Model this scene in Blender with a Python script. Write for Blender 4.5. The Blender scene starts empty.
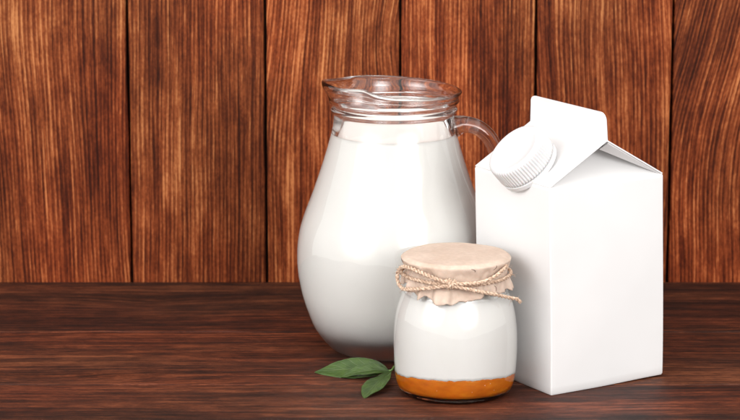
import bpy, bmesh, math, random
from math import sin, cos, pi, radians, sqrt, atan2, exp
from mathutils import Vector, Matrix, noise

random.seed(7)
sc = bpy.context.scene
C = sc.collection

# ------------------------------------------------------------------ helpers
def tag(o, label=None, cat=None, group=None, kind=None):
    if label: o['label'] = label
    if cat: o['category'] = cat
    if group: o['group'] = group
    if kind: o['kind'] = kind
    return o

def empty(name, loc, label, cat):
    o = bpy.data.objects.new(name, None)
    o.empty_display_size = 0.02
    C.objects.link(o)
    o.location = loc
    return tag(o, label, cat)

def mesh(name, verts, faces, mat, parent=None, smooth=True, loc=None):
    me = bpy.data.meshes.new(name)
    me.from_pydata([tuple(v) for v in verts], [], faces)
    me.validate()
    me.update()
    bm = bmesh.new(); bm.from_mesh(me)
    bmesh.ops.recalc_face_normals(bm, faces=bm.faces)
    bm.to_mesh(me); bm.free()
    for p in me.polygons: p.use_smooth = smooth
    if mat: me.materials.append(mat)
    o = bpy.data.objects.new(name, me)
    C.objects.link(o)
    if parent: o.parent = parent
    if loc is not None: o.location = loc
    return o

def cr(pts, n):
    """Catmull-Rom through pts, n samples a segment"""
    P = [Vector(p) for p in pts]
    out = []
    for i in range(len(P)-1):
        p0 = P[i-1] if i else P[0]*2-P[1]
        p1, p2 = P[i], P[i+1]
        p3 = P[i+2] if i+2 < len(P) else P[-1]*2-P[-2]
        for k in range(n):
            t = k/n
            out.append(0.5*((2*p1)+(p2-p0)*t+(2*p0-5*p1+4*p2-p3)*t*t+(3*p1-p0-3*p2+p3)*t**3))
    out.append(P[-1].copy())
    return out

def lathe(prof, seg=128, fn=None):
    """closed surface of revolution; prof starts and ends on the axis or loops"""
    verts, faces, rings = [], [], []
    for (r, z) in prof:
        if r < 1e-6:
            rings.append([len(verts)]); verts.append(Vector((0, 0, z)))
        else:
            ring = []
            for k in range(seg):
                a = 2*pi*k/seg
                v = Vector((r*cos(a), r*sin(a), z))
                if fn: v = fn(v, r, a, z)
                ring.append(len(verts)); verts.append(v)
            rings.append(ring)
    for i in range(len(rings)-1):
        A, B = rings[i], rings[i+1]
        for k in range(seg):
            k2 = (k+1) % seg
            if len(A) == 1 and len(B) == 1: continue
            if len(A) == 1: faces.append((A[0], B[k], B[k2]))
            elif len(B) == 1: faces.append((A[k], B[0], A[k2]))
            else: faces.append((A[k], B[k], B[k2], A[k2]))
    return verts, faces

def sweep(path, rad, seg=12, up=Vector((0, 0, 1)), flat=1.0, caps=True, twist=0.0):
    """tube along path. rad: number or list; flat: ratio of the binormal radius"""
    P = [Vector(p) for p in path]; n = len(P)
    verts, faces = [], []
    N = None
    for i, p in enumerate(P):
        T = (P[min(i+1, n-1)]-P[max(i-1, 0)])
        if T.length < 1e-9: T = Vector((1, 0, 0))
        T.normalize()
        if N is None:
            N = up-T*up.dot(T)
            if N.length < 1e-4: N = Vector((1, 0, 0))-T*T.x
        else:
            N = N-T*N.dot(T)
        N.normalize()
        B = T.cross(N)
        r = rad[i] if isinstance(rad, (list, tuple)) else rad
        for k in range(seg):
            a = 2*pi*k/seg
            verts.append(p+N*(r*cos(a))+B*(r*flat*sin(a)))
    for i in range(n-1):
        for k in range(seg):
            k2 = (k+1) % seg
            faces.append((i*seg+k, i*seg+k2, (i+1)*seg+k2, (i+1)*seg+k))
    if caps:
        faces.append(tuple(range(seg-1, -1, -1)))
        faces.append(tuple((n-1)*seg+k for k in range(seg)))
    return verts, faces

def join(parts):
    V, F = [], []
    for v, f in parts:
        o = len(V); V += list(v); F += [tuple(i+o for i in q) for q in f]
    return V, F

def sm(a, b, x):
    t = max(0.0, min(1.0, (x-a)/(b-a))); return t*t*(3-2*t)

# ------------------------------------------------------------------ materials
def mat(name):
    m = bpy.data.materials.new(name); m.use_nodes = True
    nt = m.node_tree; b = nt.nodes['Principled BSDF']
    return m, nt, b

def N_(nt, t, **kw):
    n = nt.nodes.new(t)
    for k, v in kw.items():
        if k.startswith('i_'):
            key = k[2:]
            key = int(key) if key.isdigit() else key.replace('_', ' ')
            n.inputs[key].default_value = v
        else: setattr(n, k, v)
    return n

def ramp(nt, stops, interp='LINEAR'):
    n = nt.nodes.new('ShaderNodeValToRGB'); r = n.color_ramp; r.interpolation = interp
    while len(r.elements) < len(stops): r.elements.new(0.5)
    for e, (p, c) in zip(r.elements, stops):
        e.position = p; e.color = (*c, 1) if len(c) == 3 else c
    return n

def math_(nt, op, a, b=None, c=None, clamp=False):
    n = nt.nodes.new('ShaderNodeMath'); n.operation = op; n.use_clamp = clamp
    for i, x in enumerate((a, b, c)):
        if x is None: continue
        if isinstance(x, (int, float)): n.inputs[i].default_value = x
        else: nt.links.new(x, n.inputs[i])
    return n.outputs[0]

def mixc(nt, fac, a, b, mode='MIX'):
    n = nt.nodes.new('ShaderNodeMix'); n.data_type = 'RGBA'; n.blend_type = mode
    for i, x in ((0, fac), (6, a), (7, b)):
        if isinstance(x, (int, float)): n.inputs[i].default_value = x
        elif isinstance(x, tuple): n.inputs[i].default_value = (*x, 1)
        else: nt.links.new(x, n.inputs[i])
    return n.outputs[2]

def wood(name, cols, spacing, rough, stain_amt, bump, reg=0.5, fibre=0.35, wear=0.5, spec=0.5, sf=(26, 9)):
    """cols: dark, mid, bright, pale; uses the vertex attribute gco = (grain coordinate, along the board, seed)"""
    m, nt, b = mat(name); L = nt.links
    at = N_(nt, 'ShaderNodeAttribute', attribute_name='gco')
    sx = N_(nt, 'ShaderNodeSeparateXYZ'); L.new(at.outputs['Vector'], sx.inputs[0])
    g, s, seed = sx.outputs[0], sx.outputs[1], sx.outputs[2]
    def nz(fx, fy, detail=3, rough_=0.55, off=0.0):
        cb = N_(nt, 'ShaderNodeCombineXYZ')
        L.new(math_(nt, 'MULTIPLY', g, fx), cb.inputs[0])
        L.new(math_(nt, 'MULTIPLY', s, fy), cb.inputs[1])
        L.new(math_(nt, 'ADD', seed, off), cb.inputs[2])
        n = N_(nt, 'ShaderNodeTexNoise', i_Scale=1.0, i_Detail=detail, i_Roughness=rough_)
        L.new(cb.outputs[0], n.inputs['Vector'])
        return n.outputs['Fac']
    # growth rings: a distorted saw wave in the grain coordinate
    warp = nz(38, 3.0, 2, 0.5, 3.3)
    ph = math_(nt, 'ADD', math_(nt, 'MULTIPLY', g, 1.0/spacing), math_(nt, 'MULTIPLY', warp, 2.2))
    fr = math_(nt, 'FRACT', ph)
    saw = ramp(nt, [(0.0, (0.1,)*3), (0.25, (0.35,)*3), (0.62, (0.95,)*3), (0.82, (0.75,)*3), (0.93, (0.05,)*3), (1.0, (0.1,)*3)], 'EASE')
    L.new(fr, saw.inputs[0])
    wide = nz(0.55/spacing, 5.0, 2, 0.6, 9.1)       # streaks wider than a ring
    fine = nz(4.0/spacing, 26.0, 3, 0.6, 1.7)       # fibres
    vfine = nz(9.0/spacing, 120.0, 2, 0.6, 5.7)     # pores
    a = math_(nt, 'MULTIPLY', saw.outputs[0], reg)
    a = math_(nt, 'ADD', a, math_(nt, 'MULTIPLY', math_(nt, 'SUBTRACT', wide, 0.5), 1.0))
    a = math_(nt, 'ADD', a, math_(nt, 'MULTIPLY', math_(nt, 'SUBTRACT', fine, 0.5), fibre*2))
    a = math_(nt, 'ADD', a, math_(nt, 'MULTIPLY', math_(nt, 'SUBTRACT', vfine, 0.5), fibre*1.1))
    a = math_(nt, 'ADD', a, 0.5-reg*0.5)
    st = nz(sf[0], sf[1], 4, 0.6, 21.0)                   # blotchy stain
    st2 = nz(110, 42, 5, 0.7, 27.0)
    grit = nz(900, 420, 3, 0.7, 63.0)
    stn = math_(nt, 'ADD', math_(nt, 'MULTIPLY', math_(nt, 'SUBTRACT', st, 0.5), 2.2*stain_amt),
                math_(nt, 'MULTIPLY', math_(nt, 'SUBTRACT', st2, 0.5), 2.0*stain_amt))
    stn = math_(nt, 'ADD', stn, math_(nt, 'MULTIPLY', math_(nt, 'SUBTRACT', grit, 0.5), 0.55))
    tot = math_(nt, 'ADD', a, stn, clamp=True)
    cr_ = ramp(nt, [(0.05, cols[0]), (0.36, cols[1]), (0.66, cols[2]), (0.97, cols[3])])
    L.new(tot, cr_.inputs[0])
    col = cr_.outputs[0]
    # cast: some zones redder, others duller
    hue = nz(14, 5, 2, 0.5, 41.0)
    hr = ramp(nt, [(0.35, (1.12, 0.88, 0.78)), (0.65, (0.95, 1.03, 1.0))]); L.new(hue, hr.inputs[0])
    col = mixc(nt, 0.8, col, hr.outputs[0], 'MULTIPLY')
    # whole-board tone
    wn = N_(nt, 'ShaderNodeTexWhiteNoise', noise_dimensions='1D'); L.new(seed, wn.inputs['W'])
    tone = N_(nt, 'ShaderNodeMapRange', i_3=0.80, i_4=1.22); L.new(wn.outputs['Value'], tone.inputs[0])
    cb = N_(nt, 'ShaderNodeCombineXYZ')
    for i in range(3): L.new(tone.outputs[0], cb.inputs[i])
    col = mixc(nt, 1.0, col, cb.outputs[0], 'MULTIPLY')
    L.new(col, b.inputs['Base Color'])
    rr = N_(nt, 'ShaderNodeMapRange', i_3=rough+0.12, i_4=rough-0.08); L.new(a, rr.inputs[0])
    L.new(rr.outputs[0], b.inputs['Roughness'])
    b.inputs['Specular IOR Level'].default_value = spec
    bp = N_(nt, 'ShaderNodeBump', i_Strength=1.0, i_Distance=bump)
    L.new(math_(nt, 'ADD', a, math_(nt, 'MULTIPLY', fine, 0.5)), bp.inputs['Height'])
    L.new(bp.outputs[0], b.inputs['Normal'])
    return m

M = {}
M['wall'] = wood('stained_wall_wood', [(0.0190, 0.0042, 0.0018), (0.075, 0.0140, 0.0044), (0.200, 0.047, 0.0135), (0.45, 0.165, 0.060)],
                 0.0024, 0.62, 0.37, 0.0003, reg=0.33, fibre=0.55, spec=0.10)
M['table'] = wood('dark_table_wood', [(0.0070, 0.0028, 0.0020), (0.030, 0.0095, 0.0054), (0.078, 0.0205, 0.0088), (0.20, 0.062, 0.027)],
                  0.0019, 0.54, 0.62, 0.00018, reg=0.16, fibre=0.75, spec=0.22, sf=(42, 2.6))
m, nt, b = mat('gap_shadow_wood'); b.inputs['Base Color'].default_value = (0.02, 0.008, 0.005, 1); b.inputs['Roughness'].default_value = 0.8
M['gap'] = m

def glass(name, col=(1, 1, 1), ior=1.5, wav=0.0):
    m, nt, b = mat(name)
    b.inputs['Base Color'].default_value = (*col, 1)
    b.inputs['Transmission Weight'].default_value = 1
    b.inputs['Roughness'].default_value = 0.0
    b.inputs['IOR'].default_value = ior
    if wav:
        tc = N_(nt, 'ShaderNodeTexCoord'); nz = N_(nt, 'ShaderNodeTexNoise', i_Scale=45.0, i_Detail=1.0)
        nt.links.new(tc.outputs['Object'], nz.inputs['Vector'])
        bp = N_(nt, 'ShaderNodeBump', i_Strength=1.0, i_Distance=wav)
        nt.links.new(nz.outputs['Fac'], bp.inputs['Height']); nt.links.new(bp.outputs[0], b.inputs['Normal'])
    return m
M['glass'] = glass('clear_glass', (1, 1, 1), wav=0.0009)
M['jarglass'] = glass('jar_glass', (1, 1, 1), wav=0.0007)

m, nt, b = mat('milk'); b.inputs['Base Color'].default_value = (0.993, 0.978, 0.935, 1); b.inputs['Specular IOR Level'].default_value = 0.1
b.inputs['Roughness'].default_value = 0.25; b.inputs['Subsurface Weight'].default_value = 0.0
b.inputs['Subsurface Scale'].default_value = 0.004; b.inputs['Subsurface Radius'].default_value = (1, 0.8, 0.6)
M['milk'] = m
m, nt, b = mat('yogurt'); b.inputs['Roughness'].default_value = 0.5; b.inputs['Specular IOR Level'].default_value = 0.1
nz = N_(nt, 'ShaderNodeTexNoise', i_Scale=90.0, i_Detail=3.0); tc = N_(nt, 'ShaderNodeTexCoord')
nt.links.new(tc.outputs['Object'], nz.inputs['Vector'])
r = ramp(nt, [(0.35, (0.980, 0.963, 0.922)), (0.65, (0.990, 0.975, 0.940))]); nt.links.new(nz.outputs['Fac'], r.inputs[0])
nt.links.new(r.outputs[0], b.inputs['Base Color'])
b.inputs['Subsurface Weight'].default_value = 0.0
b.inputs['Subsurface Scale'].default_value = 0.003; b.inputs['Subsurface Radius'].default_value = (1, 0.8, 0.6)
M['yogurt'] = m
m, nt, b = mat('peach_jam'); b.inputs['Roughness'].default_value = 0.22
tc = N_(nt, 'ShaderNodeTexCoord'); nz = N_(nt, 'ShaderNodeTexNoise', i_Scale=120.0, i_Detail=3.0)
mp = N_(nt, 'ShaderNodeMapping'); mp.inputs['Scale'].default_value = (1, 1, 2.2)
nt.links.new(tc.outputs['Object'], mp.inputs[0]); nt.links.new(mp.outputs[0], nz.inputs['Vector'])
r = ramp(nt, [(0.28, (0.66, 0.150, 0.005)), (0.52, (0.78, 0.205, 0.006)), (0.78, (0.88, 0.29, 0.014))]); nt.links.new(nz.outputs['Fac'], r.inputs[0])
nt.links.new(r.outputs[0], b.inputs['Base Color'])
b.inputs['Subsurface Weight'].default_value = 0.5; b.inputs['Subsurface Scale'].default_value = 0.004
b.inputs['Subsurface Radius'].default_value = (1, 0.4, 0.1)
M['jam'] = m
m, nt, b = mat('air_bubble'); b.inputs['Base Color'].default_value = (0.95, 0.8, 0.6, 1); b.inputs['Roughness'].default_value = 0.1
M['bubble'] = m

# cartonboard: very faint mottling, soft sheen
def board(name, col, rough, bump=0.00004, scale=260):
    m, nt, b = mat(name)
    tc = N_(nt, 'ShaderNodeTexCoord')
    nz = N_(nt, 'ShaderNodeTexNoise', i_Scale=scale, i_Detail=4.0)
    nl = N_(nt, 'ShaderNodeTexNoise', i_Scale=22.0, i_Detail=2.0)
    nt.links.new(tc.outputs['Object'], nz.inputs['Vector']); nt.links.new(tc.outputs['Object'], nl.inputs['Vector'])
    k = tuple(c*0.965 for c in col)
    r = ramp(nt, [(0.35, k), (0.65, col)]); nt.links.new(nl.outputs['Fac'], r.inputs[0])
    nt.links.new(r.outputs[0], b.inputs['Base Color'])
    b.inputs['Roughness'].default_value = rough
    h = math_(nt, 'ADD', nz.outputs['Fac'], math_(nt, 'MULTIPLY', nl.outputs['Fac'], 16.0))
    bp = N_(nt, 'ShaderNodeBump', i_Strength=1.0, i_Distance=bump)
    nt.links.new(h, bp.inputs['Height']); nt.links.new(bp.outputs[0], b.inputs['Normal'])
    return m
M['carton'] = board('white_cartonboard', (0.67, 0.663, 0.66), 0.42)
M['cap'] = board('white_cap_plastic', (0.60, 0.60, 0.603), 0.33, 0.00001)
M['cap'].node_tree.nodes['Principled BSDF'].inputs['Subsurface Weight'].default_value = 0.15
M['cap'].node_tree.nodes['Principled BSDF'].inputs['Subsurface Scale'].default_value = 0.002

# craft paper cover
m, nt, b = mat('craft_paper')
tc = N_(nt, 'ShaderNodeTexCoord')
n1 = N_(nt, 'ShaderNodeTexNoise', i_Scale=420.0, i_Detail=4.0); n2 = N_(nt, 'ShaderNodeTexNoise', i_Scale=45.0, i_Detail=3.0)
n3 = N_(nt, 'ShaderNodeTexNoise', i_Scale=95.0, i_Detail=1.0)
for n in (n1, n2, n3): nt.links.new(tc.outputs['Object'], n.inputs['Vector'])
r = ramp(nt, [(0.3, (0.47, 0.350, 0.275)), (0.7, (0.57, 0.450, 0.370))]); nt.links.new(n2.outputs['Fac'], r.inputs[0])
r2 = ramp(nt, [(0.35, (0.92, 0.91, 0.90)), (0.65, (1.03, 1.03, 1.03))]); nt.links.new(n1.outputs['Fac'], r2.inputs[0])
nt.links.new(mixc(nt, 1.0, r.outputs[0], r2.outputs[0], 'MULTIPLY'), b.inputs['Base Color'])
b.inputs['Roughness'].default_value = 0.75
bp = N_(nt, 'ShaderNodeBump', i_Strength=1.0, i_Distance=0.0003)
nt.links.new(math_(nt, 'ADD', math_(nt, 'MULTIPLY', n1.outputs['Fac'], 0.35), n3.outputs['Fac']), bp.inputs['Height'])
nt.links.new(bp.outputs[0], b.inputs['Normal'])
b.inputs['Subsurface Weight'].default_value = 0.1; b.inputs['Subsurface Scale'].default_value = 0.001
M['paper'] = m
m, nt, b = mat('fold_edge_shade'); b.inputs['Base Color'].default_value = (0.10, 0.05, 0.035, 1); b.inputs['Roughness'].default_value = 0.8  # dark colour standing in for shade along the paper's folds
M['foldshade'] = m

m, nt, b = mat('jute'); tc = N_(nt, 'ShaderNodeTexCoord'); n1 = N_(nt, 'ShaderNodeTexNoise', i_Scale=900.0, i_Detail=3.0)
nt.links.new(tc.outputs['Object'], n1.inputs['Vector'])
r = ramp(nt, [(0.3, (0.30, 0.185, 0.125)), (0.52, (0.54, 0.385, 0.28)), (0.72, (0.75, 0.60, 0.47))]); nt.links.new(n1.outputs['Fac'], r.inputs[0])
nt.links.new(r.outputs[0], b.inputs['Base Color']); b.inputs['Roughness'].default_value = 0.85
bp = N_(nt, 'ShaderNodeBump', i_Strength=1.0, i_Distance=0.0002); nt.links.new(n1.outputs['Fac'], bp.inputs['Height']); nt.links.new(bp.outputs[0], b.inputs['Normal'])
M['jute'] = m

def leafmat(name, a, c, e):
    m, nt, b = mat(name)
    at = N_(nt, 'ShaderNodeAttribute', attribute_name='luv')   # x along, y across -1..1
    sx = N_(nt, 'ShaderNodeSeparateXYZ'); nt.links.new(at.outputs['Vector'], sx.inputs[0])
    u, v = sx.outputs[0], sx.outputs[1]
    av = math_(nt, 'ABSOLUTE', v)
    # side veins sweep forward from the midrib
    ph = math_(nt, 'SUBTRACT', math_(nt, 'MULTIPLY', u, 8.0), math_(nt, 'MULTIPLY', math_(nt, 'POWER', av, 0.8), 2.1))
    tri = math_(nt, 'ABSOLUTE', math_(nt, 'SUBTRACT', math_(nt, 'FRACT', ph), 0.5))
    vein = ramp(nt, [(0.0, (1,)*3), (0.09, (0,)*3)]); nt.links.new(tri, vein.inputs[0])
    mid = ramp(nt, [(0.0, (1,)*3), (0.05, (0,)*3)]); nt.links.new(av, mid.inputs[0])
    veins = math_(nt, 'MAXIMUM', math_(nt, 'MULTIPLY', vein.outputs[0], 0.45), mid.outputs[0])
    tc = N_(nt, 'ShaderNodeTexCoord'); nz = N_(nt, 'ShaderNodeTexNoise', i_Scale=160.0, i_Detail=4.0)
    nt.links.new(tc.outputs['Object'], nz.inputs['Vector'])
    r = ramp(nt, [(0.3, a), (0.7, c)]); nt.links.new(nz.outputs['Fac'], r.inputs[0])
    nt.links.new(mixc(nt, math_(nt, 'MULTIPLY', veins, 0.5), r.outputs[0], e), b.inputs['Base Color'])
    b.inputs['Roughness'].default_value = 0.45
    h = math_(nt, 'SUBTRACT', math_(nt, 'MULTIPLY', nz.outputs['Fac'], 0.6), veins)
    bp = N_(nt, 'ShaderNodeBump', i_Strength=1.0, i_Distance=0.00022); nt.links.new(h, bp.inputs['Height']); nt.links.new(bp.outputs[0], b.inputs['Normal'])
    return m
M['leaf'] = leafmat('leaf_green', (0.014, 0.040, 0.002), (0.044, 0.088, 0.006), (0.115, 0.160, 0.030))
m, nt, b = mat('leaf_stem'); b.inputs['Base Color'].default_value = (0.09, 0.16, 0.035, 1); b.inputs['Roughness'].default_value = 0.5
M['stem'] = m

# ------------------------------------------------------------------ the setting: plank wall and table
WALL_Y = 0.2145
def board_mesh(x0, x1, z0, z1, grain, seed, step=0.0022, bev=0.0009, horizontal=False, depth=0.012):
    """front face grid of one board in (x across the grain, z along it), facing -y; returns verts, faces, gco"""
    nx = max(6, int((x1-x0)/step)); nz_ = max(6, int((z1-z0)/(step*2.2)))
    V, F, G = [], [], []
    xs = [x0, x0+bev*0.3, x0+bev]+[x0+bev+(x1-x0-2*bev)*i/nx for i in range(1, nx)]+[x1-bev, x1-bev*0.3, x1]
    ys = [depth, -0.0+bev*0.3, 0.0]
    def off(x):
        d = min(x-x0, x1-x)
        if d <= 1e-7: return bev
        if d <= bev*0.31: return bev*0.3
        return 0.0
    zs = [z0+(z1-z0)*j/nz_ for j in range(nz_+1)]
    cols = [x0]+xs+[x1]
    for j, z in enumerate(zs):
        for i, x in enumerate(cols):
            d = depth if i in (0, len(cols)-1) else off(x)
            # uneven edge
            ex = 0.0
            if i < 3 or i > len(cols)-4:
                ex = 0.00035*noise.noise(Vector((seed*3.1+(5 if i < 4 else 0), z*30, 0)))
            V.append((x+ex, d, z)); G.append((grain(x, z), z, seed))
    W = len(cols)
    for j in range(nz_):
        for i in range(W-1):
            F.append((j*W+i, j*W+i+1, (j+1)*W+i+1, (j+1)*W+i))
    # back
    o = len(V)
    return V, F, G

def add_gco(o, G):
    at = o.data.attributes.new('gco', 'FLOAT_VECTOR', 'POINT')
    flat = [c for g in G for c in g]
    at.data.foreach_set('vector', flat)

def n2(x, y, s): return noise.noise(Vector((x, y, s)))

def grain_straight(c, seed, amp=0.006, fz=5.0):
    return lambda x, z: (x-c)*1.0+amp*n2((x-c)*10, z*fz, seed*7.3)+0.0010*n2((x-c)*45, z*16, seed*2.1+4)
def grain_bow(c, seed, k=0.35, zc=0.1, amp=0.007):
    return lambda x, z: (x-c)*1.0-k*(z-zc)**2*(1.0)+amp*n2((x-c)*12, z*6, seed*7.3)+0.0010*n2((x-c)*45, z*16, seed*2.1+4)
def grain_lean(c, seed, sl=0.15, zc=0.1, amp=0.008, kn=None):
    def f(x, z):
        t = (z-zc)
        g = (x-c)-sl*t*sm(-0.02, 0.12, t+0.05)+amp*n2((x-c)*12, z*7, seed*7.3)+0.0010*n2((x-c)*45, z*16, seed*2.1+4)
        if kn:
            for (kx, kz, kr, ks) in kn:
                d2 = ((x-kx)**2/(kr*kr)+(z-kz)**2/(kr*kr*4))
                g += ks*exp(-d2)
        return g
    return f
def grain_cathedral(c, seed, x0, z0, asp=0.16, amp=0.006):
    return lambda x, z: sqrt((x-x0)**2+(asp*(z-z0))**2+1e-6)*1.15+amp*n2((x-c)*12, z*6, seed*7.3)+0.0010*n2((x-c)*45, z*16, seed*2.1+4)

seams = [-0.4660, -0.3855, -0.3045, -0.2234, -0.1426, -0.0617, 0.0178, 0.0976, 0.1780, 0.2585, 0.3390, 0.4200, 0.5000]
V, F, G = [], [], []
for i in range(len(seams)-1):
    a, b_ = seams[i]+0.0008, seams[i+1]-0.0008
    c = (a+b_)/2
    if i == 3: gf = grain_bow(c, 11.2, 0.32, 0.13)
    elif i == 4: gf = grain_straight(c, 5.4, 0.004, 3.0)
    elif i == 5: gf = grain_lean(c, 3.7, 0.11, 0.10, 0.008, [(0.010, 0.148, 0.016, 0.007)])
    elif i == 6: gf = grain_straight(c, 8.1, 0.005, 4.0)
    elif i == 7: gf = grain_lean(c, 14.6, -0.06, 0.08, 0.007)
    elif i == 8: gf = grain_lean(c, 6.9, 0.20, 0.08, 0.005)
    else: gf = random.choice([grain_straight, grain_bow, grain_lean])(c, 20.0+i)
    v, f, g = board_mesh(a, b_, -0.02, 0.50, gf, 3.17*i+1.3)
    o = len(V); dy = random.uniform(0, 0.0012)
    V += [(p[0], p[1]+WALL_Y+dy, p[2]) for p in v]; F += [tuple(q+o for q in ff) for ff in f]; G += g
nb = len(V)
V += [(-0.48, WALL_Y+0.0125, -0.02), (0.51, WALL_Y+0.0125, -0.02), (0.51, WALL_Y+0.0125, 0.5), (-0.48, WALL_Y+0.0125, 0.5)]
F.append((nb, nb+1, nb+2, nb+3)); G += [(0, 0, 0)]*4
wall = mesh('wall', V, F, M['wall'], smooth=True)
wall.data.materials.append(M['gap']); wall.data.polygons[len(F)-1].material_index = 1
add_gco(wall, G)
tag(wall, 'reddish brown stained vertical plank wall behind the table', None, None, 'structure')

# table: boards run left to right
tseams = [-0.62, -0.515, -0.405, -0.300, -0.200, -0.105, -0.0105, 0.0965, 0.2143]
V, F, G = [], [], []
for i in range(len(tseams)-1):
    a, b_ = tseams[i]+0.00045, tseams[i+1]-0.00045
    c = (a+b_)/2
    def gf(x, z, c=c, i=i):
        g = (x-c)*1.15+0.010*n2((x-c)*7, z*2.6, i*5.1)+0.0035*n2((x-c)*28, z*9, i*2.3+9)
        for (kx, kz, rx_, rz_, ks) in ((0.165, -0.125, 0.016, 0.035, 0.012), (0.040, -0.055, 0.012, 0.05, 0.008), (0.150, 0.27, 0.018, 0.03, 0.011), (0.000, -0.16, 0.010, 0.05, 0.010)):
            g += ks*exp(-((x-kx)/rx_)**2-((z-kz)/rz_)**2)
        return g
    v, f, g = board_mesh(a, b_, -0.75, 0.75, gf, 2.31*i+0.7, step=0.0026, bev=0.00012, depth=0.02)
    o = len(V)
    # (across, depth, along) -> world x = along, y = across, z = -depth
    V += [(p[2], p[0], -p[1]) for p in v]; F += [tuple(q+o for q in ff) for ff in f]; G += g
nb = len(V)
V += [(-0.75, -0.62, -0.0203), (0.75, -0.62, -0.0203), (0.75, 0.2143, -0.0203), (-0.75, 0.2143, -0.0203)]
F.append((nb, nb+1, nb+2, nb+3)); G += [(0, 0, 0)]*4
table = mesh('table_top', V, F, M['table'], smooth=True)
table.data.materials.append(M['gap']); table.data.polygons[len(F)-1].material_index = 1
add_gco(table, G)
tag(table, 'dark brown wooden table top of long boards', None, None, 'structure')

# ------------------------------------------------------------------ glass jug of milk
JX, JY = 0.0128, 0.0665
jug = empty('milk_jug', (JX, JY, 0), 'round glass jug with a pouring lip and handle, full of white milk', 'jug')
outer = [(0.0, 0.0018), (0.026, 0.0016), (0.0310, 0.0004), (0.0332, 0.0005), (0.0356, 0.0022), (0.0393, 0.0065), (0.0432, 0.0123), (0.0464, 0.0202), (0.0491, 0.0285), (0.0508, 0.0361),
         (0.0518, 0.0437), (0.0521, 0.0518), (0.0513, 0.0610), (0.0491, 0.0705), (0.0435, 0.0857), (0.0382, 0.1013), (0.0347, 0.1130), (0.0330, 0.1200), (0.0323, 0.1255),
         (0.0323, 0.1282), (0.0336, 0.1297), (0.0337, 0.1311), (0.0326, 0.1324), (0.0330, 0.1335), (0.0346, 0.1347), (0.0346, 0.1356), (0.0345, 0.1372), (0.0351, 0.1391), (0.0360, 0.1406), (0.0362, 0.1415)]
po = [(p.x, p.y) for p in cr([(r, z, 0) for r, z in outer], 4)]
lip = [(0.0360, 0.1423), (0.0353, 0.1428), (0.0344, 0.1424), (0.0339, 0.1415)]
inner = [(0.0332, 0.1402), (0.0325, 0.1375), (0.0320, 0.1345), (0.0316, 0.1310), (0.0303, 0.1270), (0.0300, 0.1220), (0.0305, 0.1170), (0.0318, 0.1120), (0.0352, 0.1013), (0.0405, 0.0857), (0.0461, 0.0705),
         (0.0484, 0.0610), (0.0492, 0.0518), (0.0489, 0.0437), (0.0478, 0.0361), (0.0458, 0.0285), (0.0424, 0.0218), (0.0372, 0.0161), (0.0305, 0.0128), (0.0205, 0.0116), (0.0, 0.0113)]
pi_ = [(max(p.x, 0), p.y) for p in cr([(r, z, 0) for r, z in inner], 4)]
pi_[-1] = (0.0, pi_[-1][1])
SP = radians(192)
def spout(v, r, a, z):
    w = max(0.0, min(1.0, (z-0.1345)/0.0080))
    if w <= 0: return v
    d = (a-SP+pi) % (2*pi)-pi
    k = exp(-(d/0.42)**2); pf = exp(-((d-0.80)/0.28)**2); pb = exp(-((d+0.80)/0.30)**2)
    r2 = r+w*(0.0030*k-0.0050*pf-0.0022*pb)
    z2 = z+w*w*(0.0020*k+0.0012*pf)+w*w*0.0021*(-cos(a))
    return Vector((r2*cos(a), r2*sin(a), z2))
v, f = lathe([(0.0, 0.0018)]+po[1:]+lip+pi_, 160, spout)
mesh('jug_body', v, f, M['glass'], jug)
# milk: a hair into the glass wall, slightly domed-in meniscus
MZ = 0.1174
mi = []
for r, z in reversed(pi_):
    if z < MZ-0.0006: mi.append((r+0.0008 if r > 0 else 0, z-0.0006))
mi += [(mi[-1][0]-0.0001, MZ), (mi[-1][0]-0.0010, MZ-0.0004), (0.026, MZ-0.0008), (0.0, MZ-0.0008)]
v, f = lathe(mi, 128)
mesh('milk', v, f, M['milk'], jug)
# handle
hp = cr([(0.0312, 0, 0.1208), (0.0370, 0, 0.1222), (0.0440, 0, 0.1208), (0.0502, 0, 0.1158), (0.0545, 0, 0.1075), (0.0566, 0, 0.0960), (0.0567, 0, 0.0840),
         (0.0553, 0, 0.0725), (0.0525, 0, 0.0645), (0.0497, 0, 0.0600)], 8)
n = len(hp)
rad = []
for i in range(n):
    t = i/(n-1)
    rad.append(0.0042+0.0017*exp(-(t/0.10)**2)+0.0016*exp(-((1-t)/0.10)**2))
v, f = sweep(hp, rad, 24, up=Vector((0, 0, 1)), flat=1.25)
mesh('handle', v, f, M['glass'], jug)

# ------------------------------------------------------------------ jar of yogurt
KX, KY = 0.0434, -0.0212
jar = empty('yogurt_jar', (KX, KY, 0), 'small glass jar of white yogurt over orange jam, covered with tied brown paper', 'jar')
jar.scale = (1, 1, 1.045)
o_ = [(0.0, 0.0016), (0.0215, 0.0012), (0.0245, 0.0002), (0.0264, 0.0003), (0.0284, 0.0020), (0.0299, 0.0055), (0.0308, 0.0105), (0.0313, 0.0180), (0.0314, 0.0260), (0.0311, 0.0330), (0.0302, 0.0395), (0.0287, 0.0450), (0.0270, 0.0492),
      (0.0258, 0.0525), (0.0252, 0.0560), (0.0250, 0.0610), (0.0254, 0.0635), (0.0254, 0.0655)]
i_ = [(0.0250, 0.0664), (0.0238, 0.0666), (0.0230, 0.0658), (0.0229, 0.0620), (0.0230, 0.0560), (0.0238, 0.0520), (0.0252, 0.0480), (0.0269, 0.0438), (0.0283, 0.0385), (0.0291, 0.0325), (0.0294, 0.0260), (0.0293, 0.0180), (0.0289, 0.0115), (0.0279, 0.0068), (0.0256, 0.0038), (0.0190, 0.0026), (0.0, 0.0024)]
po = [(max(0, p.x), p.y) for p in cr([(r, z, 0) for r, z in o_], 4)]
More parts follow.
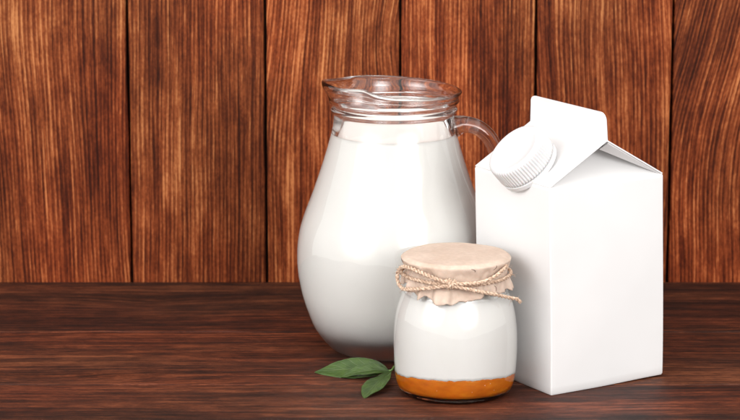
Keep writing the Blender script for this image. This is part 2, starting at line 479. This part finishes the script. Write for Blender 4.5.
pj = [(max(0, p.x), p.y) for p in cr([(r, z, 0) for r, z in i_], 4)]; pj[-1] = (0.0, pj[-1][1])
v, f = lathe(po+pj, 144)
mesh('jar_body', v, f, M['jarglass'], jar)
# contents: the jam dips towards the back, its edge is ragged
def jam_top(a):
    return 0.0098-0.0030*sin(a)+0.0007*noise.noise(Vector((cos(a)*4, sin(a)*4, 1.0)))+0.0006*noise.noise(Vector((cos(a)*13, sin(a)*13, 4.0)))
def inner_r(z):
    for k in range(len(pj)-1):
        (r1, z1), (r2, z2) = pj[k], pj[k+1]
        if z2 <= z <= z1 and z < 0.05 and z1 > z2: return r1+(r2-r1)*(z1-z)/(z1-z2)
    return pj[-2][0]
def filled(zlo, zhi, top_flat=None, n=26, seg=144, dr=0.0006):
    """side wall from zlo(a) to zhi(a), closed with caps"""
    V, F = [], []
    for i in range(n+1):
        for k in range(seg):
            a = 2*pi*k/seg; z = zlo(a)+(zhi(a)-zlo(a))*i/n
            r = inner_r(z)+dr
            V.append(Vector((r*cos(a), r*sin(a), z)))
    for i in range(n):
        for k in range(seg):
            k2 = (k+1) % seg; F.append((i*seg+k, i*seg+k2, (i+1)*seg+k2, (i+1)*seg+k))
    cz = sum(V[k].z for k in range(seg))/seg; c0 = len(V); V.append(Vector((0, 0, cz)))
    cz = sum(V[n*seg+k].z for k in range(seg))/seg; V.append(Vector((0, 0, cz)))
    for k in range(seg):
        k2 = (k+1) % seg; F.append((c0, k2, k)); F.append((c0+1, n*seg+k, n*seg+k2))
    return V, F
def jb(a): return 0.0036
# jam floor follows the glass bottom
v, f = filled(jb, jam_top)
mesh('jam_layer', v, f, M['jam'], jar)
v, f = filled(lambda a: jam_top(a)+0.00012, lambda a: 0.0498)
mesh('yogurt', v, f, M['yogurt'], jar)
bp_ = []
for (ang, z, r_) in ((-62, 0.0098, .00022), (-56, 0.0103, .00020), (-38, 0.0118, .0002), (-33, 0.0124, .00016), (-30, 0.0112, .00018), (-110, 0.0075, .00014), (-75, 0.0070, .00016), (-50, 0.0065, .00014), (-25, 0.0085, .00015)):
    a = radians(ang); rr = inner_r(z)+0.0007
    bm = bmesh.new(); bmesh.ops.create_icosphere(bm, subdivisions=2, radius=r_)
    bp_.append(([vv.co+Vector((rr*cos(a), rr*sin(a), z)) for vv in bm.verts], [tuple(x.index for x in ff.verts) for ff in bm.faces])); bm.free()
v, f = join(bp_)
o = mesh('air_bubble', v, f, M['bubble'], jar); o['kind'] = 'stuff'

# paper cover: domed disc, skirt gathered under the twine
def wob(a, s, f_=3.0): return noise.noise(Vector((cos(a)*f_, sin(a)*f_, s)))
def jar_out(z):
    best = 0.0254
    for k in range(len(po)-1):
        (r1, z1), (r2, z2) = po[k], po[k+1]
        if z1 <= z <= z2 and z2 > z1: best = r1+(r2-r1)*(z-z1)/(z2-z1)
    return best
def paper_point(t, a):
    """t 0 centre .. 1 rim .. 2 hem"""
    if t <= 1:
        r = 0.0279*t
        z = 0.0690-0.0006*t**2+0.00035*wob(a, t*2.0, 1.5)*t
        e = sm(0.90, 1.0, t)
        z -= 0.0011*e*e
        r -= 0.0003*e
        return r, z
    u = t-1
    # soft folds: grow towards the hem; pinched where the twine goes round (u~.45)
    fold = 0.8-1.8*(sin(a*7+1.6*wob(a, 2.0, 1.4)*3.0)**2)**0.8+0.5*wob(a, 9.0, 9.0)      # sharp pleats
    fold2 = sin(a*21+5*wob(a, 5.0, 1.6))
    front = exp(-((((a+pi*0.60+pi) % (2*pi))-pi)/0.55)**2)
    amp = (0.0005*sm(0.02, 0.30, u)+0.0016*sm(0.45, 1.0, u))*(1+0.7*front)
    r = 0.0279-0.0019*sm(0.0, 0.42, u)-0.0005*exp(-((u-0.46)/0.10)**2)+0.0016*sm(0.5, 1.0, u)
    r += amp*(0.75*fold+0.30*fold2)
    hem = 0.0149+0.0026*wob(a, 7.0, 2.6)+0.0003*fold+0.0016*wob(a, 3.0, 5.0)+0.0006*wob(a, 3.0, 14.0)+0.0022*front-0.0020*exp(-((((a+pi*0.9+pi) % (2*pi))-pi)/0.5)**2)
    z = 0.0675-hem*u
    return max(r, jar_out(z)+0.0007+0.0004*abs(fold)), z
seg = 300
V, F = [], []
ts = [0.0]+[i/16 for i in range(1, 15)]+[0.90, 0.93, 0.96, 0.98, 1.0]+[1+i/26 for i in range(1, 27)]
for th_i, off in ((0, 0.0), (1, -0.00028)):
    base = len(V)
    for i, t in enumerate(ts):
        for k in range(seg):
            a = 2*pi*k/seg
            r, z = paper_point(t, a)
            if t <= 1: p = Vector((r*cos(a), r*sin(a), z+off*(1 if t < .95 else .7)))
            else: p = Vector(((r+off)*cos(a), (r+off)*sin(a), z+(off if t < 1.05 else 0)))
            V.append(p)
    for i in range(len(ts)-1):
        for k in range(seg):
            k2 = (k+1) % seg; F.append((base+i*seg+k, base+i*seg+k2, base+(i+1)*seg+k2, base+(i+1)*seg+k))
L_ = len(ts)*seg
for k in range(seg):
    k2 = (k+1) % seg; i = len(ts)-1
    F.append((i*seg+k, i*seg+k2, L_+i*seg+k2, L_+i*seg+k))
cover = mesh('paper_cover', V, F, M['paper'], jar)
# little dark strokes on the paper, painting in the shade at fold edges
def cover_pt(t, a, out=0.00012):
    r, z = paper_point(t, a)
    return Vector(((r+out)*cos(a), (r+out)*sin(a), z+(0.0001 if t <= 1 else 0)))
for (a0, t0, a1, t1) in ((-172, 1.02, -176, 1.20), (-76, 1.03, -72, 1.14), (-49, 1.16, -46, 1.02), (-47, 1.68, -47, 1.84)):
    pts = []
    for q in range(7):
        s = q/6; a = radians(a0+(a1-a0)*s+2.0*sin(s*pi)); t = t0+(t1-t0)*s
        pts.append(cover_pt(t, a))
    v, f = sweep(pts, [0.00005+0.00010*sin(pi*(q+0.6)/7.2) for q in range(7)], 6)
    mesh('fold_shade_stroke', v, f, M['foldshade'], cover)

# twine: two plies twisted round each path
def rope(path, R=0.00078, pitch=0.0046, n_per=7):
    R *= 0.96
    P = cr(path, n_per)
    # resample evenly
    L = [0]
    for i in range(1, len(P)): L.append(L[-1]+(P[i]-P[i-1]).length)
    m_ = max(8, int(L[-1]/0.00035)); Q = []; j = 0
    for k in range(m_+1):
        s = L[-1]*k/m_
        while j < len(L)-2 and L[j+1] < s: j += 1
        t = (s-L[j])/max(1e-9, L[j+1]-L[j]); Q.append(P[j].lerp(P[j+1], t))
    out = []
    N = Vector((0.1, 0.2, 1)).normalized()
    fr = []
    for i, p in enumerate(Q):
        T = (Q[min(i+1, m_)]-Q[max(i-1, 0)]).normalized()
        N = (N-T*N.dot(T)).normalized(); fr.append((p, T, N.copy(), T.cross(N)))
    for ply in range(2):
        pts, rr = [], []
        for i, (p, T, N1, B) in enumerate(fr):
            s = L[-1]*i/m_; a = 2*pi*s/pitch+1.6*noise.noise(Vector((s*90, 2.2, 7)))+2*pi*ply/2
            w = R*0.52*(1+0.12*noise.noise(Vector((s*300, ply, p.x*50))))
            pts.append(p+N1*(w*cos(a))+B*(w*sin(a))); rr.append(R*0.64*(1+0.18*noise.noise(Vector((s*500, ply*3.3, 1)))))
        out.append(sweep(pts, rr, 7))
    # stray fibres
    for q in range(int(L[-1]/0.0006)):
        i = random.randrange(m_); p, T, N1, B = fr[i]
        a = random.uniform(0, 2*pi); d = (N1*cos(a)+B*sin(a)+T*random.uniform(-1.5, 1.5)).normalized()
        l = random.uniform(0.0008, 0.0022); c_ = Vector([random.uniform(-.0005, .0005) for _ in range(3)])
        p0 = p+(N1*cos(a)+B*sin(a))*R*0.9
        out.append(sweep([p0, p0+d*l*0.5+c_, p0+d*l+c_*2.5], [0.00006, 0.00005, 0.00003], 4))
    return out
def band(a, z, dr=0.0):
    r0 = 0.0278+dr
    return Vector((r0*cos(a), r0*sin(a), z))
parts = []
for off_, dr in ((-0.0006, 0.0),):
    path = []
    for k in range(41):
        a = radians(-97+360*k/40)
        path.append(band(a, 0.0598+off_+0.0006*(-sin(a))+0.0005*sin(2*a+1), dr-0.00005))
    parts += rope(path, 0.00085)
v, f = join(parts)
twine = mesh('twine', v, f, M['jute'], jar)
# knot
K = Vector((-0.0035, -0.0292, 0.0602))
kn = []
kn += rope([K+Vector(q)*0.001 for q in ((-2.6, 0.6, -0.9), (-1.0, -0.9, -0.2), (0.8, -1.2, 0.8), (2.2, 0.1, 1.5), (1.6, 1.3, 0.6))], 0.0009)
kn += rope([K+Vector(q)*0.001 for q in ((-2.2, 0.9, 1.6), (-0.9, -0.6, 1.5), (0.4, -1.5, 0.0), (1.2, -0.8, -1.6), (2.0, 0.9, -1.8))], 0.0009)
kn += rope([K+Vector(q)*0.001 for q in ((-0.4, 0.6, 2.0), (-0.2, -1.4, 1.4), (-0.5, -1.9, 0.0), (-0.8, -1.2, -1.6), (-0.7, 0.6, -2.0))], 0.0009)
v, f = join(kn); mesh('knot', v, f, M['jute'], twine)
# long loop to the left of the knot
def onjar(a_deg, z, out): a = radians(a_deg); return Vector(((0.0276+out)*cos(a), (0.0276+out)*sin(a), z))
lp = [K+Vector((-0.001, -0.0006, 0.0006)), onjar(-112, 0.0628, 0.0030), onjar(-128, 0.0648, 0.0026), onjar(-146, 0.0656, 0.0022), onjar(-160, 0.0640, 0.0022), onjar(-168, 0.0603, 0.0026),
      onjar(-164, 0.0565, 0.0028), onjar(-152, 0.0546, 0.0030), onjar(-138, 0.0558, 0.0030), onjar(-120, 0.0576, 0.0030), K+Vector((-0.0005, -0.0004, -0.0006))]
v, f = join(rope(lp, 0.00095)); mesh('bow_loop', v, f, M['jute'], twine)
l2 = [K+Vector((0.001, -0.0006, 0.0004)), onjar(-84, 0.0606, 0.0026), onjar(-68, 0.0606, 0.0022), onjar(-52, 0.0622, 0.0018), onjar(-38, 0.0644, 0.0012), onjar(-28, 0.0655, 0.0008)]
v, f = join(rope(l2, 0.00092)); mesh('twine_end', v, f, M['jute'], twine)
l3 = [K+Vector((0.001, -0.0006, -0.0008)), onjar(-84, 0.0584, 0.0028), onjar(-70, 0.0566, 0.0034), onjar(-56, 0.0546, 0.0040), onjar(-42, 0.0522, 0.0052), onjar(-33, 0.0506, 0.0066), onjar(-30, 0.0500, 0.0072), onjar(-28.5, 0.0488, 0.0080)]
ends = rope(l3, 0.00088)
e = l3[-1]
ends += rope([e+Vector(q)*0.001 for q in ((-0.9, 0, 0.9), (0.1, -0.6, 0.7), (0.5, 0.1, -0.2), (-0.2, 0.6, -0.6))], 0.0007)
v, f = join(ends); mesh('twine_end', v, f, M['jute'], twine)

# ------------------------------------------------------------------ milk carton
A_ = radians(31.5)
EX = Vector((cos(A_), sin(A_), 0)); EY = Vector((-sin(A_), cos(A_), 0))
WX, WY, H = 0.0712, 0.0672, 0.1075
carton = empty('milk_carton', (0.0917, -0.0313, 0), 'plain white gable top carton with a ribbed white screw cap', 'carton')
RH = 0.0205                       # ridge above the shoulder
def cp(x, y, z):                  # carton space (x along the bright face, y along the left face) -> local, with the slight lean of the box
    p = EX*x+EY*y+Vector((0, 0, z))
    k = sm(0.0, 0.14, z)
    p += Vector((-0.0026, 0.0, 0))*k
    return p
def rrect(x0, y0, x1, y1, r, bul, z, n=28, nc=6):
    """rounded rectangle ring with bulging sides"""
    pts = []
    zb = sin(pi*min(1, max(0, z/H)))**0.8
    def side(p, q, nx, ny):
        for i in range(n):
            t = i/n; b_ = bul*zb*sin(pi*t)
            pts.append((p[0]+(q[0]-p[0])*t+nx*b_, p[1]+(q[1]-p[1])*t+ny*b_))
    def corner(cx_, cy_, a0):
        for i in range(nc):
            a = a0+pi/2*i/nc; pts.append((cx_+r*cos(a), cy_+r*sin(a)))
    corner(x0+r, y0+r, pi); side((x0+r, y0), (x1-r, y0), 0, -1)
    corner(x1-r, y0+r, 1.5*pi); side((x1, y0+r), (x1, y1-r), 1, 0)
    corner(x1-r, y1-r, 0); side((x1-r, y1), (x0+r, y1), 0, 1)
    corner(x0+r, y1-r, pi/2); side((x0, y1-r), (x0, y0+r), -1, 0)
    return pts
V, F = [], []
zl = [0.0, 0.0004, 0.0010]+[0.0010+(H-0.0030)*i/30 for i in range(1, 31)]+[H-0.0010, H-0.0003, H]
for z in zl:
    ins = 0.0004*(1-sm(0, 0.0010, z))+0.0004*sm(H-0.0010, H, z)
    ring = rrect(ins, ins, WX-ins, WY-ins, 0.0006, 0.00075, z)
    for (x, y) in ring:
        zz = z
        # lower edge rises a little towards the far right corner where the base flap lifts
        zz += (0.0008*sm(0.35, 1.0, x/WX)*(1-sm(0, 0.35, y/WY))+0.0002)*(1-sm(0, 0.02, z))
        V.append(cp(x, y, zz))
nr = len(ring)
for i in range(len(zl)-1):
    for k in range(nr):
        k2 = (k+1) % nr; F.append((i*nr+k, i*nr+k2, (i+1)*nr+k2, (i+1)*nr+k))
F.append(tuple(range(nr-1, -1, -1))); F.append(tuple((len(zl)-1)*nr+k for k in range(nr)))
body = mesh('carton_body', V, F, M['carton'], carton)
# gable: folded-in end panels (hip) below two roof panels that overhang them
def grid_patch(c00, c10, c01, c11, thick, nrm, nu=14, nv=10, bulge=0.0, edge=0.0003):
    """slab between four corners, soft bulge along nrm; returns verts, faces"""
    V, F = [], []
    for s_ in (0, 1):
        for j in range(nv+1):
            for i in range(nu+1):
                u, v_ = i/nu, j/nv
                p = (c00*(1-u)+c10*u)*(1-v_)+(c01*(1-u)+c11*u)*v_
                b_ = bulge*sin(pi*u)*sin(pi*v_)
                V.append(p+nrm*(b_-thick*s_))
    W = (nu+1); L0 = W*(nv+1)
    for j in range(nv):
        for i in range(nu):
            q = (j*W+i, j*W+i+1, (j+1)*W+i+1, (j+1)*W+i)
            F.append(q); F.append(tuple(L0+x for x in reversed(q)))
    edge_ = [j*W for j in range(nv+1)], [j*W+nu for j in range(nv+1)], list(range(W)), [nv*W+i for i in range(W)]
    for e_ in edge_:
        for a_, b_ in zip(e_[:-1], e_[1:]): F.append((a_, b_, L0+b_, L0+a_))
    return V, F
HX = WX/2
dz = 0.0002
zH, zR = H-0.0002, H+RH
apF = cp(HX, WY*0.46, zR-0.0006); apB = cp(HX, WY*0.54, zR-0.0006)
A1, B1, C1, D1 = cp(0.0004, 0.0006, zH), cp(WX-0.0004, 0.0006, zH), cp(WX-0.0004, WY-0.0006, zH), cp(0.0004, WY-0.0006, zH)
mesh('gable_end_fold', [A1, B1, C1, D1, apF, apB], [(0, 1, 4), (2, 3, 5), (0, 4, 5, 3), (1, 2, 5, 4), (3, 2, 1, 0)], M['carton'], body, smooth=False)
T = 0.00085
# the folded corner hanging a little below the far roof panel
def tri_slab(a, b_, c_, t_, n_):
    V = [a, b_, c_, a-n_*t_, b_-n_*t_, c_-n_*t_]
    return V, [(0, 1, 2), (5, 4, 3), (0, 1, 4, 3), (1, 2, 5, 4), (2, 0, 3, 5)]
a_, b2, c2 = cp(HX+0.0008, 0.0006, zR-0.0012), cp(WX-0.0012, 0.0010, zH+0.0001), cp(HX+0.0006, 0.0075, zR-0.0054)
v, f = tri_slab(a_, b2, c2, 0.0004, (b2-a_).cross(c2-a_).normalized())
mesh('gusset_fold', v, f, M['carton'], body, smooth=False)
nL = (EX*(-RH)+Vector((0, 0, HX))).normalized(); nR = (EX*RH+Vector((0, 0, HX))).normalized()
up_ = Vector((0, 0, 0.0004))
v, f = grid_patch(cp(0.0, 0.0002, H+0.0003), cp(0.0, WY-0.0002, H+0.0003), cp(HX-0.0002, 0.0002, zR+0.0003), cp(HX-0.0002, WY-0.0002, zR+0.0003), T, nL, 30, 16, 0.0012)
o = mesh('roof_panel', v, f, M['carton'], body, smooth=False)
v, f = grid_patch(cp(WX, 0.0002, H+0.0003), cp(WX, WY-0.0002, H+0.0003), cp(HX+0.0002, 0.0002, zR+0.0003), cp(HX+0.0002, WY-0.0002, zR+0.0003), T, nR, 30, 16, 0.0008)
o2 = mesh('roof_panel', v, f, M['carton'], body, smooth=False)
for ob in (o, o2):
    for p in ob.data.polygons: p.use_smooth = True
    bv = ob.modifiers.new('edge', 'BEVEL'); bv.width = 0.0003; bv.segments = 2; bv.limit_method = 'ANGLE'; bv.angle_limit = radians(50)
    ob.modifiers.new('wn', 'WEIGHTED_NORMAL')
# fin: a flat sealed strip with rounded upper corners
FH = 0.0142
out = []
y0, y1 = 0.0004, WY-0.0004
rc = 0.0040
out += [(y0, zR-0.0008), (y1, zR-0.0008), (y1-0.0003, zR+0.004)]
for i in range(9):
    a = i/8*pi/2; out.append((y1-0.0012-rc+rc*cos(a), zR+FH-rc+rc*sin(a)))
for i in range(9):
    a = pi/2+i/8*pi/2; out.append((y0+0.0004+rc+rc*cos(a), zR+FH-rc+rc*sin(a)))
th = 0.0008
V = []
for s_ in (-1, 1):
    for (y, z) in out:
        V.append(cp(HX+s_*th+(-0.0012)*((z-zR)/FH)**2, y, z))
n_ = len(out)
F = [tuple(range(n_)), tuple(range(2*n_-1, n_-1, -1))]+[(i, (i+1) % n_, n_+(i+1) % n_, n_+i) for i in range(n_)]
fin = mesh('top_fin', V, F, M['carton'], body, smooth=False)
bv = fin.modifiers.new('edge', 'BEVEL'); bv.width = 0.00035; bv.segments = 2; bv.limit_method = 'ANGLE'; bv.angle_limit = radians(50)

# screw cap, tilted on the left roof panel
TI = radians(48)
nC = Vector((-0.61, -0.36, 0.70)).normalized()
roofc = cp(HX*0.24, WY*0.42, H+RH*0.24)
CR = 0.0166
def capring():
    V, F = [], []
    seg = 480; ribs = 60
    prof = [(CR-0.0006, 0.0040, 1), (CR, 0.0044, 1), (CR, 0.0060, 1), (CR-0.0001, 0.0085, 1), (CR-0.0002, 0.0115, 1), (CR-0.0003, 0.0134, .9), (CR-0.0008, 0.0144, .35), (CR-0.0016, 0.0149, 0), (CR-0.0024, 0.0151, 0), (CR-0.0034, 0.01505, 0), (CR-0.0040, 0.01480, 0), (CR*0.5, 0.01475, 0)]
    for (r, z, w) in prof:
        for k in range(seg):
            a = 2*pi*k/seg
            s_ = (k % (seg//ribs))/(seg//ribs)
            q = 0.5-0.5*cos(2*pi*s_)
            rr = r-0.00055*w*(q**1.5)
            V.append(Vector((rr*cos(a), rr*sin(a), z)))
    for i in range(len(prof)-1):
        for k in range(seg):
            k2 = (k+1) % seg; F.append((i*seg+k, i*seg+k2, (i+1)*seg+k2, (i+1)*seg+k))
    V.append(Vector((0, 0, 0.01475))); c_ = len(V)-1; i = len(prof)-1
    for k in range(seg): F.append((i*seg+k, i*seg+(k+1) % seg, c_))
    V.append(Vector((0, 0, 0.0040))); c_ = len(V)-1
    for k in range(seg): F.append(((k+1) % seg, k, c_))
    return V, F
Z = nC; X = EY-Z*EY.dot(Z); X.normalize(); Y = Z.cross(X)
MT = Matrix(((X.x, Y.x, Z.x, roofc.x), (X.y, Y.y, Z.y, roofc.y), (X.z, Y.z, Z.z, roofc.z), (0, 0, 0, 1)))
v, f = capring(); v = [MT @ p for p in v]
cap = mesh('screw_cap', v, f, M['cap'], carton)
# tamper ring and neck
v, f = lathe([(0.0, 0.0006), (CR-0.0006, 0.0006), (CR-0.0002, 0.0009), (CR-0.0002, 0.0031), (CR-0.0007, 0.0035), (0.0, 0.0035)], 128); v = [MT @ p for p in v]
o = mesh('tamper_ring', v, f, M['cap'], cap)
v, f = lathe([(0.0, -0.008), (0.0134, -0.008), (0.0134, 0.0039), (0.0, 0.0039)], 96); v = [MT @ p for p in v]
mesh('spout_neck', v, f, M['cap'], cap)
for ob in (o, cap, body):
    e_ = ob.modifiers.new('es', 'EDGE_SPLIT'); e_.split_angle = radians(50)

# ------------------------------------------------------------------ leaf sprig
sprig = empty('leaf_sprig', (0.0095, 0.0050, -0.0007), 'small sprig of green leaves lying on the table beside the jar', 'leaves')
SO = Vector((0.0095, 0.0115, 0))
def leaf(base, tip, width, wdir, bend, fold=0.25, wav=0.0006, sh=0.45, nu=40, nv=12, seed=0.0, tipr=1.0):
    base, tip, wdir = Vector(base), Vector(tip), Vector(wdir).normalized()
    ax = (tip-base); L = ax.length; axn = ax.normalized()
    wdir = (wdir-axn*wdir.dot(axn)).normalized(); nn = axn.cross(wdir)
    if nn.z < 0: nn = -nn
    V, F, A = [], [], []
    th = 0.00022
    for s_ in (0, 1):
        for i in range(nu+1):
            u = i/nu
            w = width*0.5*(sin(pi*u**sh_pow(sh)))**0.85 if 0 < u < 1 else 0.0
            if tipr < 1: w = max(w, 0)
            serr = 1+0.035*abs(sin(u*34))
            for j in range(-nv, nv+1):
                q = j/nv
                p = base+ax*u+wdir*(q*w*serr)
                p += nn*(bend*sin(pi*u)+abs(q)**1.3*w*fold+wav*noise.noise(Vector((u*5, q*2, seed)))*(0.4+abs(q)))
                p += nn*(-th*s_)
                V.append(p-SO); A.append((u, q, 0))
    W = 2*nv+1; L0 = W*(nu+1)
    for i in range(nu):
        for j in range(W-1):
            q = (i*W+j, i*W+j+1, (i+1)*W+j+1, (i+1)*W+j); F.append(q); F.append(tuple(L0+x for x in reversed(q)))
        for j in (0, W-1):
            F.append((i*W+j, (i+1)*W+j, L0+(i+1)*W+j, L0+i*W+j))
    return V, F, A
def sh_pow(sh): return math.log(0.5)/math.log(sh)
def mkleaf(*a, **k):
    V, F, A = leaf(*a, **k)
    me = bpy.data.meshes.new('leaf'); me.from_pydata([tuple(v) for v in V], [], F); me.update()
    at = me.attributes.new('luv', 'FLOAT_VECTOR', 'POINT'); at.data.foreach_set('vector', [c for g in A for c in g])
    for p in me.polygons: p.use_smooth = True
    me.materials.append(M['leaf'])
    o = bpy.data.objects.new('leaf', me); C.objects.link(o); o.parent = sprig
    return o
mkleaf((0.0092, 0.0118, 0.0046), (-0.0290, 0.0180, 0.0012), 0.0150, (0.0, cos(radians(28)), sin(radians(28))), 0.0012, fold=0.12, seed=1.0, sh=0.42)
mkleaf((0.0100, 0.0085, 0.0046), (-0.0150, 0.0085, 0.0012), 0.0095, (0.02, cos(radians(20)), sin(radians(20))), 0.0020, fold=0.30, seed=4.0, sh=0.40)
mkleaf((0.0112, 0.0080, 0.0050), (-0.0030, -0.0290, 0.0006), 0.0120, (1, -0.25, 0.10), 0.0012, fold=0.10, seed=8.0, sh=0.58)
v, f = sweep([Vector(p)-SO for p in cr([(0.0080, 0.0105, 0.0042), (0.0100, 0.0090, 0.0046), (0.0114, 0.0085, 0.0052), (0.0126, 0.0110, 0.0064)], 5)], 0.00055, 8)
mesh('stem', v, f, M['stem'], sprig)

# ------------------------------------------------------------------ camera
cam = bpy.data.cameras.new('camera'); co = bpy.data.objects.new('camera', cam); C.objects.link(co)
co.location = (0, -1.30, 0.366); co.rotation_euler = (radians(90-12.0), 0, 0)
cam.sensor_width = 36; cam.lens = 2600/740*36
cam.clip_start = 0.05; cam.clip_end = 50
cam.dof.use_dof = True; cam.dof.focus_distance = 1.33; cam.dof.aperture_fstop = 20
sc.camera = co

# ------------------------------------------------------------------ studio light
w = bpy.data.worlds.new('World'); sc.world = w; w.use_nodes = True
bg = w.node_tree.nodes['Background']; bg.inputs[0].default_value = (1.0, 0.98, 0.955, 1); bg.inputs[1].default_value = 1.25
def area(name, loc, target, sx, sy, power, col=(1, 1, 1)):
    l = bpy.data.lights.new(name, 'AREA'); l.shape = 'RECTANGLE'; l.size = sx; l.size_y = sy; l.energy = power*2.9; l.color = col
    # a softbox is brightest in the middle and fades to its edges
    l.use_nodes = True; nt = l.node_tree; em = nt.nodes['Emission']
    ge = nt.nodes.new('ShaderNodeNewGeometry'); sp = nt.nodes.new('ShaderNodeSeparateXYZ'); nt.links.new(ge.outputs['Parametric'], sp.inputs[0])
    def hump(x): return math_(nt, 'POWER', math_(nt, 'MAXIMUM', math_(nt, 'SINE', math_(nt, 'MULTIPLY', x, pi)), 0.0), 1.7)
    nt.links.new(math_(nt, 'MULTIPLY', hump(sp.outputs[0]), hump(sp.outputs[1])), em.inputs['Strength'])
    o = bpy.data.objects.new(name, l); C.objects.link(o); o.location = loc
    o.rotation_euler = (Vector(target)-Vector(loc)).to_track_quat('-Z', 'Y').to_euler()
    return o
area('softbox_key', (-0.98, -0.92, 0.66), (0.05, 0.03, 0.06), 1.5, 1.5, 22, (1, 0.99, 0.98))
area('softbox_fill', (0.66, -1.36, 0.60), (0.05, 0.05, 0.06), 1.3, 1.1, 21.5, (1, 0.99, 0.985))
area('softbox_top', (0.0, 0.0, 1.2), (0.05, 0.04, 0.0), 0.8, 0.7, 1.8)

sc.render.engine = 'CYCLES'
cy = sc.cycles
cy.use_denoising = True
try: cy.denoiser = 'OPENIMAGEDENOISE'
except Exception: pass
cy.max_bounces = 36; cy.transmission_bounces = 28; cy.transparent_max_bounces = 16; cy.diffuse_bounces = 14; cy.glossy_bounces = 8
cy.caustics_reflective = False; cy.caustics_refractive = True; cy.blur_glossy = 0.3
cy.sample_clamp_indirect = 60
cy.use_adaptive_sampling = False
sc.view_settings.view_transform = 'Standard'; sc.view_settings.look = 'None'; sc.view_settings.exposure = 0.05; sc.view_settings.gamma = 1
